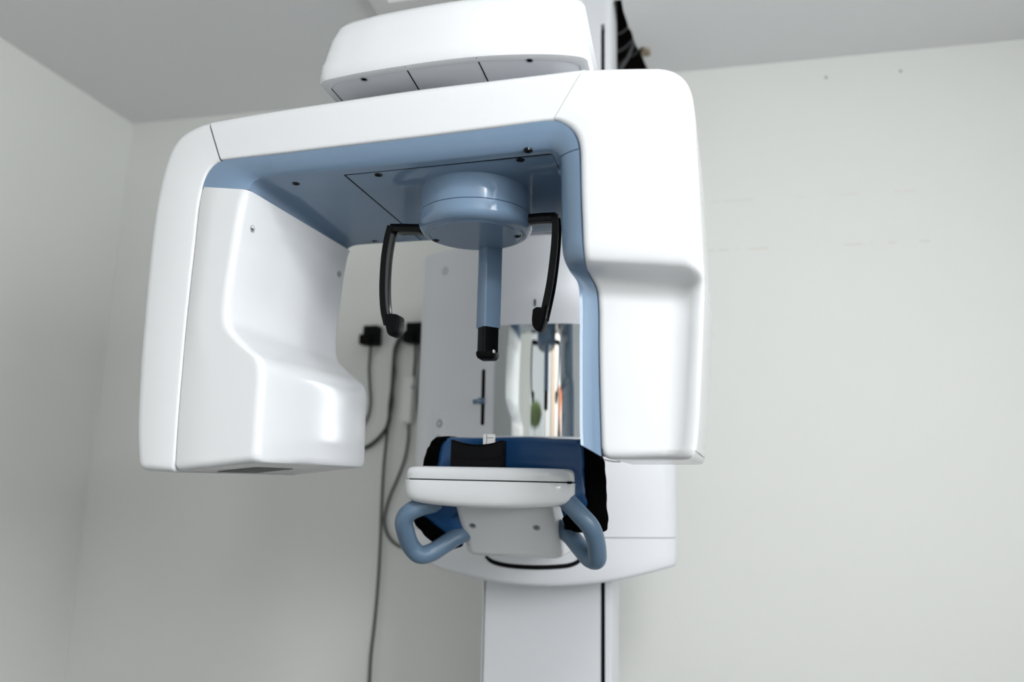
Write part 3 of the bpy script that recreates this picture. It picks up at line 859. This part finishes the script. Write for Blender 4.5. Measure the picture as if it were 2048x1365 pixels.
# ------------------------------------------------------------------ lead apron folded over the chin arm
ay0 = TY + .085
apron = thing('lead_apron', (Xm, ay0 + .06, CH - .1), 'dark blue protective apron with black edging draped behind the white chin table', 'apron')
Lo = [(905, 1100, .072), (882, 1090, .072), (864, 1080, .072), (846, 1062, .068), (832, 1040, .060), (836, 1000, .050), (842, 965, .048), (849, 932, .046), (857, 907, .042), (864, 892, .036), (874, 880, .030)]
Li = [(925, 1092, .060), (908, 1080, .060), (888, 1066, .060), (861, 1043, .054), (846, 1028, .044), (856, 1000, .034), (868, 960, .030), (875.5, 926, .026), (883, 896, .022), (888, 886, .018), (896, 879.5, .014)]
Ri = [(1128, 1038, .014), (1131, 1031, .014), (1140, 1025, .014), (1160, 1020, .018), (1175, 1012, .020), (1172, 985, .020), (1168, 955, .020), (1168, 930, .019), (1169, 911, .018), (1168, 896, .016), (1160, 882, .012)]
Ro = [(1129, 1054, .026), (1138, 1056, .030), (1156, 1061, .036), (1185, 1064, .044), (1209, 1061, .050), (1213, 1042, .052), (1211, 1000, .052), (1208, 960, .050), (1206, 926, .046), (1203, 905, .040), (1192, 886, .032)]
def bnd(P): return cr([atY(x, y, ay0 + d) for x, y, d in P], 5)
bl, bi, ci, co = bnd(Lo), bnd(Li), bnd(Ri), bnd(Ro)
NT = len(bl)
wob = lambda p: Vector((math.sin(p.z * 60 + p.y * 30) * .0012, math.sin(p.x * 45 + p.z * 20) * .0014, math.sin(p.x * 38) * .0010))
def apron_sheet(name, A, B, m, n, th, bulge, lift, wv):
    """draped sheet between two edge lines; its top folds back over the arm"""
    rows = []
    for i in range(NT):
        r = []
        for j in range(n + 1):
            t = j / n; p = A[i].lerp(B[i], t)
            h = i / (NT - 1)
            if bulge > .01:
                wv_ = min(1, max(0, (t - min(.20, .55 * h)) / .09)) * min(1, (1 - t) / .06); wv_ = wv_ * wv_ * (3 - 2 * wv_)
                z0 = CH - .022; top_ = A[-1].lerp(B[-1], t).z
                if p.z < top_: p.z += max(0, z0 + (top_ - z0) * h - p.z) * wv_
            p = p + Vector((0, -bulge * math.sin(math.pi * t) - lift, bulge * .1 * h ** 6 * math.sin(math.pi * t)))
            if wv: p += Vector((0, wv * math.sin(i * .9 + j * .4) * (1 if j not in (0, n) else .5), 0)) + Vector((wv * .5 * math.sin(i * 1.3), 0, 0)) * (1 if j in (0, n) else .3)
            r.append(p + wob(p))
        rows.append(r)
    top = rows[-1]
    for k in range(1, 7):
        f = k / 6
        rows.append([p + Vector((0, .12 * f, .008 * math.sin(f * math.pi * .5) - .010 * f * f)) for p in top])
    bm = bmesh.new(); loft(bm, rows, close_row=False)
    o = obj(name, bm, m, apron, 60)
    md = o.modifiers.new('thickness', 'SOLIDIFY'); md.thickness = th; md.offset = 0
    return o
apron_sheet('apron_body', bi, ci, APRON, 28, .006, .0125, 0, 0)
apron_sheet('apron_edging', bl, bi, TRIM, 5, .009, .003, .002, .0016)
apron_sheet('apron_edging', ci, co, TRIM, 6, .009, .003, .002, .0016)

# ------------------------------------------------------------------ wall things
def wpt(px, py, off=.012): return atY(px, py, YB - off)
def cable(name, pxs, r, m, parent, off=.010, offs=None):
    P = cr([wpt(x, y, (offs[i] if offs else off)) for i, (x, y) in enumerate(pxs)], 5)
    bm = bmesh.new(); tube(bm, P, r, 8); return obj(name, bm, m, parent, 60)
def adapter(cx, cy, label, group=None):
    c = wpt(cx, cy, 0)
    t = thing('plug_adapter', (c.x, c.y, c.z), label, 'plug')
    return t, c
def rblock(bm, x0, x1, y0, y1, z0, z1, r):
    b2 = bmesh.new(); box(b2, x0, x1, y0, y1, z0, z1); bevelled(b2, r, 2)
    me = bpy.data.meshes.new('tmp'); b2.to_mesh(me); b2.free(); bm.from_mesh(me); bpy.data.meshes.remove(me)
def wrect(x0, y0, x1, y1):
    a = wpt(x0, y0, 0); b = wpt(x1, y1, 0); return min(a.x, b.x), max(a.x, b.x), min(a.z, b.z), max(a.z, b.z)
tA, cA = adapter(748, 674, 'black plug adapter on the wall between the detector arm and the left head support')
x0, x1, z0, z1 = wrect(736, 656, 764, 694)
bm = bmesh.new(); rblock(bm, x0, x1, YB - .045, YB - .001, z0, z1, .006); obj('plug_body', bm, RUBBER, tA)
x0, x1, z0, z1 = wrect(730, 674, 754, 694)
bm = bmesh.new(); rblock(bm, x0, x1, YB - .055, YB - .012, z0, z1, .006); obj('plug_cap', bm, RUBBER, tA)
cable('cord', [(742, 692), (739.5, 715), (738, 740), (739.5, 775), (741, 805), (737, 830), (730, 845), (718, 860), (700, 872), (680, 880)], .0042, CORD, tA, offs=[.03] + [.010] * 9)
tB, cB = adapter(832, 670, 'black plug adapter on the wall close to the machine column with several cords')
x0, x1, z0, z1 = wrect(820, 650, 862, 690)
bm = bmesh.new(); rblock(bm, x0, x1, YB - .045, YB - .001, z0, z1, .006); obj('plug_body', bm, RUBBER, tB)
x0, x1, z0, z1 = wrect(817, 668, 838, 690)
bm = bmesh.new(); rblock(bm, x0, x1, YB - .058, YB - .012, z0, z1, .006); obj('plug_cap', bm, RUBBER, tB)
cable('cord', [(826, 668), (812, 668), (800, 676), (791, 695), (788, 720), (786, 750), (784, 780), (780, 810), (778, 840), (772, 858), (758, 876), (742, 890), (725, 898), (700, 902)], .0066, CORD, tB, offs=[.04, .03, .02] + [.012] * 11)
cable('cord', [(824, 676), (810, 675), (797, 686), (789, 715), (789, 745), (785, 775), (784, 810), (776, 845), (773, 880), (768, 930), (764, 1000), (761, 1080), (756, 1170), (749, 1250), (742, 1310), (739, 1365), (737, 1420)], .0048, CORD, tB, offs=[.04, .03, .02] + [.018] * 14)
cable('cord', [(831, 688), (831, 715), (829, 740), (827.5, 762)], .0048, CORD, tB, offs=[.03, .014, .014, .014])
cable('cord', [(838, 688), (840, 715), (838.5, 760), (836, 800), (838, 860), (842, 940), (848, 1040)], .0042, CORD, tB, offs=[.03] + [.010] * 6)
c = wpt(818, 800, 0)
tC = thing('inline_adapter', (c.x, c.y, c.z), 'slim white inline box hanging upright on the wall with a grey cord below', 'power adapter')
x0, x1, z0, z1 = wrect(811, 757, 829, 848)
bm = bmesh.new()
pt_ = [wpt(x, y, 0) for x, y in ((817, 756), (833, 756), (827, 849), (808, 847))]
rows = []
for d, f in ((.001, 1), (.034, 1), (.038, .93)):
    cc = sum(pt_, Vector()) / 4
    rows.append([Vector((cc.x + (p.x - cc.x) * f, YB - d, cc.z + (p.z - cc.z) * f)) for p in pt_])
loft(bm, rows); bx_ = obj('adapter_box', bm, BOXW, tC, 30)
cc = wpt(825.5, 775, .0385); bm = bmesh.new(); lathe(bm, [(.0055, 0), (.0055, .002), (.003, .0025)], cc, 16, Vector((0, -1, 0)), Vector((1, 0, 0))); obj('indicator_dot', bm, WIRE, bx_)
cable('cord', [(817.5, 846), (817, 870), (815, 890), (809, 920), (796, 955), (783, 985), (773, 1015), (769, 1045), (774, 1068), (785, 1084), (800, 1094), (818, 1099), (840, 1100), (870, 1095)], .0044, CORD, tC, offs=[.015] + [.011] * 13)

# wires and torn card at the ceiling hole
for i, (a, b, r) in enumerate((((1222, 72), (1268, 42), .0032), ((1225, 108), (1276, 68), .004), ((1240, 140), (1272, 76), .0055), ((1254, 116), (1286, 88), .002))):
    d0, d1 = .10 + .03 * i, .09 + .03 * i
    pa = atZ(*a, ZC + d0); pb = atZ(*b, ZC + d1)
    e = (pb - pa); P = cr([pa - e * .8, pa, pa.lerp(pb, .5) + Vector((0, 0, -.012)), pb, pb + e * .6 + Vector((0, 0, .02))], 5)
    bm = bmesh.new(); tube(bm, P, r, 8)
    tag(obj('ceiling_wire', bm, WIRE, None, 60), ['grey wire farthest up the dark ceiling hole above the machine', 'grey wire crossing the middle of the dark ceiling hole', 'thickest pale wire in the ceiling hole beside the column', 'thin dark wire nearest the torn card in the ceiling hole'][i], 'wire', 'wires in the ceiling hole')
pf = [atZ(x, y, ZC) for x, y in ((1282, 107), (1283, 97), (1290, 94.5), (1298, 97), (1301, 102), (1296, 107), (1288, 109))]
bm = bmesh.new()
cc = sum(pf, Vector()) / len(pf)
rows = [[Vector((p.x, p.y, ZC + .001)) for p in pf], [Vector((p.x, p.y, ZC - .008 - .02 * max(0, (p.x - cc.x) / .05))) for p in pf], [Vector((cc.x + (p.x - cc.x) * .6, cc.y + (p.y - cc.y) * .6, ZC - .012)) for p in pf]]
loft(bm, rows); tag(obj('torn_plasterboard_flap', bm, PLASTER, None, 60), 'small curled scrap of torn board at the edge of the ceiling hole', 'board scrap')

# ceiling frame (a square white panel partly behind the machine head)
pk = atZ(758, 21, ZC)
bm = bmesh.new(); fw, th = .055, .018
X0, X1, Y0, Y1 = pk.x, pk.x + .60, pk.y - .60, pk.y
for a, b, c_, d in ((X0, X0 + fw, Y0, Y1), (X1 - fw, X1, Y0, Y1), (X0 + fw, X1 - fw, Y0, Y0 + fw), (X0 + fw, X1 - fw, Y1 - fw, Y1)): box(bm, a, b, c_, d, ZC - th, ZC + .001)
cf = thing('ceiling_panel', (X0 + .3, Y0 + .3, ZC), 'square white framed panel on the ceiling above the machine head', 'ceiling panel')
obj('panel_frame', bm, FRAME, cf, 0)
bm = bmesh.new(); box(bm, X0 + fw, X1 - fw, Y0 + fw, Y1 - fw, ZC - .008, ZC + .001); obj('panel_board', bm, FRAME, cf, 0)

# unseen fill light added to brighten the room, behind and right of the camera
lx, ly = .70, -.50
cl_ = thing('fill_light', (lx, ly, ZC), 'square fill panel added on the ceiling behind the viewer, right of the machine', 'fill light')
bm = bmesh.new()
for a, b, c_, d in ((-.33, -.30, -.33, .33), (.30, .33, -.33, .33), (-.30, .30, -.33, -.30), (-.30, .30, .30, .33)): box(bm, lx + a, lx + b, ly + c_, ly + d, ZC - .03, ZC + .001)
obj('fill_light_frame', bm, FRAME, cl_, 0)
bm = bmesh.new(); box(bm, lx - .30, lx + .30, ly - .30, ly + .30, ZC - .018, ZC + .001); obj('fill_diffuser', bm, mat('lit_fill_panel', (1, .99, .97), .5, emit=1.0), cl_, 0)
area('fill_light_area', (lx, ly, ZC - .032), (lx, ly, 0), .58, .58, 37, (0.985, 0.99, 1.0))

# two small plugged holes high on the back wall
for i, (px, py) in enumerate(((1652, 155), (1801, 142.5))):
    c = wpt(px, py, 0); bm = bmesh.new(); lathe(bm, [(.0042, -.004), (.0042, .0006), (.002, .001)], c, 14, Vector((0, -1, 0)), Vector((1, 0, 0)))
    tag(obj('wall_plug', bm, WIRE, None), ['small grey wall plug high on the back wall, nearer the machine', 'small grey wall plug high on the back wall, farther right'][i], 'wall plug', 'wall plugs on the back wall')

# ------------------------------------------------------------------ what the curved mirror shows behind the camera
gt = thing('garden_tree', (-1.42, -3.6, -.08), 'small green tree outside the rear window, seen only in the curved mirror', 'tree')
bm = bmesh.new(); bmesh.ops.create_icosphere(bm, subdivisions=5, radius=1)
for v in bm.verts:
    n_ = v.co.copy(); f = 1 + .12 * math.sin(n_.x * 19 + n_.z * 9) * math.sin(n_.z * 17 + n_.x * 5) + rnd.uniform(-.07, .07)
    v.co = Vector((n_.x * .52 * f, n_.y * .4 * f, n_.z * .12 * f)) + Vector((-1.42, -3.6, 2.02))
obj('crown', bm, FOLIAGE, gt, 60)
bm = bmesh.new(); tube(bm, [Vector((-1.42, -3.6, -.10)), Vector((-1.40, -3.6, 1.0)), Vector((-1.42, -3.6, 1.98))], .015, 10); obj('trunk', bm, VOID, gt, 60)
bm = bmesh.new(); box(bm, -9, 9, -14, -1.42, -.12, -.08); struct('ground', bm, FLOOR)
tw = thing('orange_black_shape', (.24, YR, 1.6), 'narrow orange and black stand-in shape on the rear wall, seen only in the curved mirror', 'cloth')  # stand-in for an unidentified orange and black form in the mirror
bm = bmesh.new(); rows = []
for k in range(9):
    z = 2.0 - k * .04; wd = .13 - .009 * k + .012 * math.sin(k * 1.1)
    rows.append([Vector((.24 + u * wd + .01 * math.sin(k * .9), YR + .036 + v_ * .06, z)) for u, v_ in rrect(1, 1, .4, 4)])
loft(bm, rows); obj('upper_shape', bm, ORANGE, tw, 60)
bm = bmesh.new(); rows = []
for k in range(9):
    z = 1.80 - k * .09; wd = .05 + .18 * min(1, k / 3)
    rows.append([Vector((.22 + u * wd, YR + .036 + v_ * .07, z)) for u, v_ in rrect(1, 1, .4, 4)])
loft(bm, rows); obj('lower_shape', bm, TRIM, tw, 60)
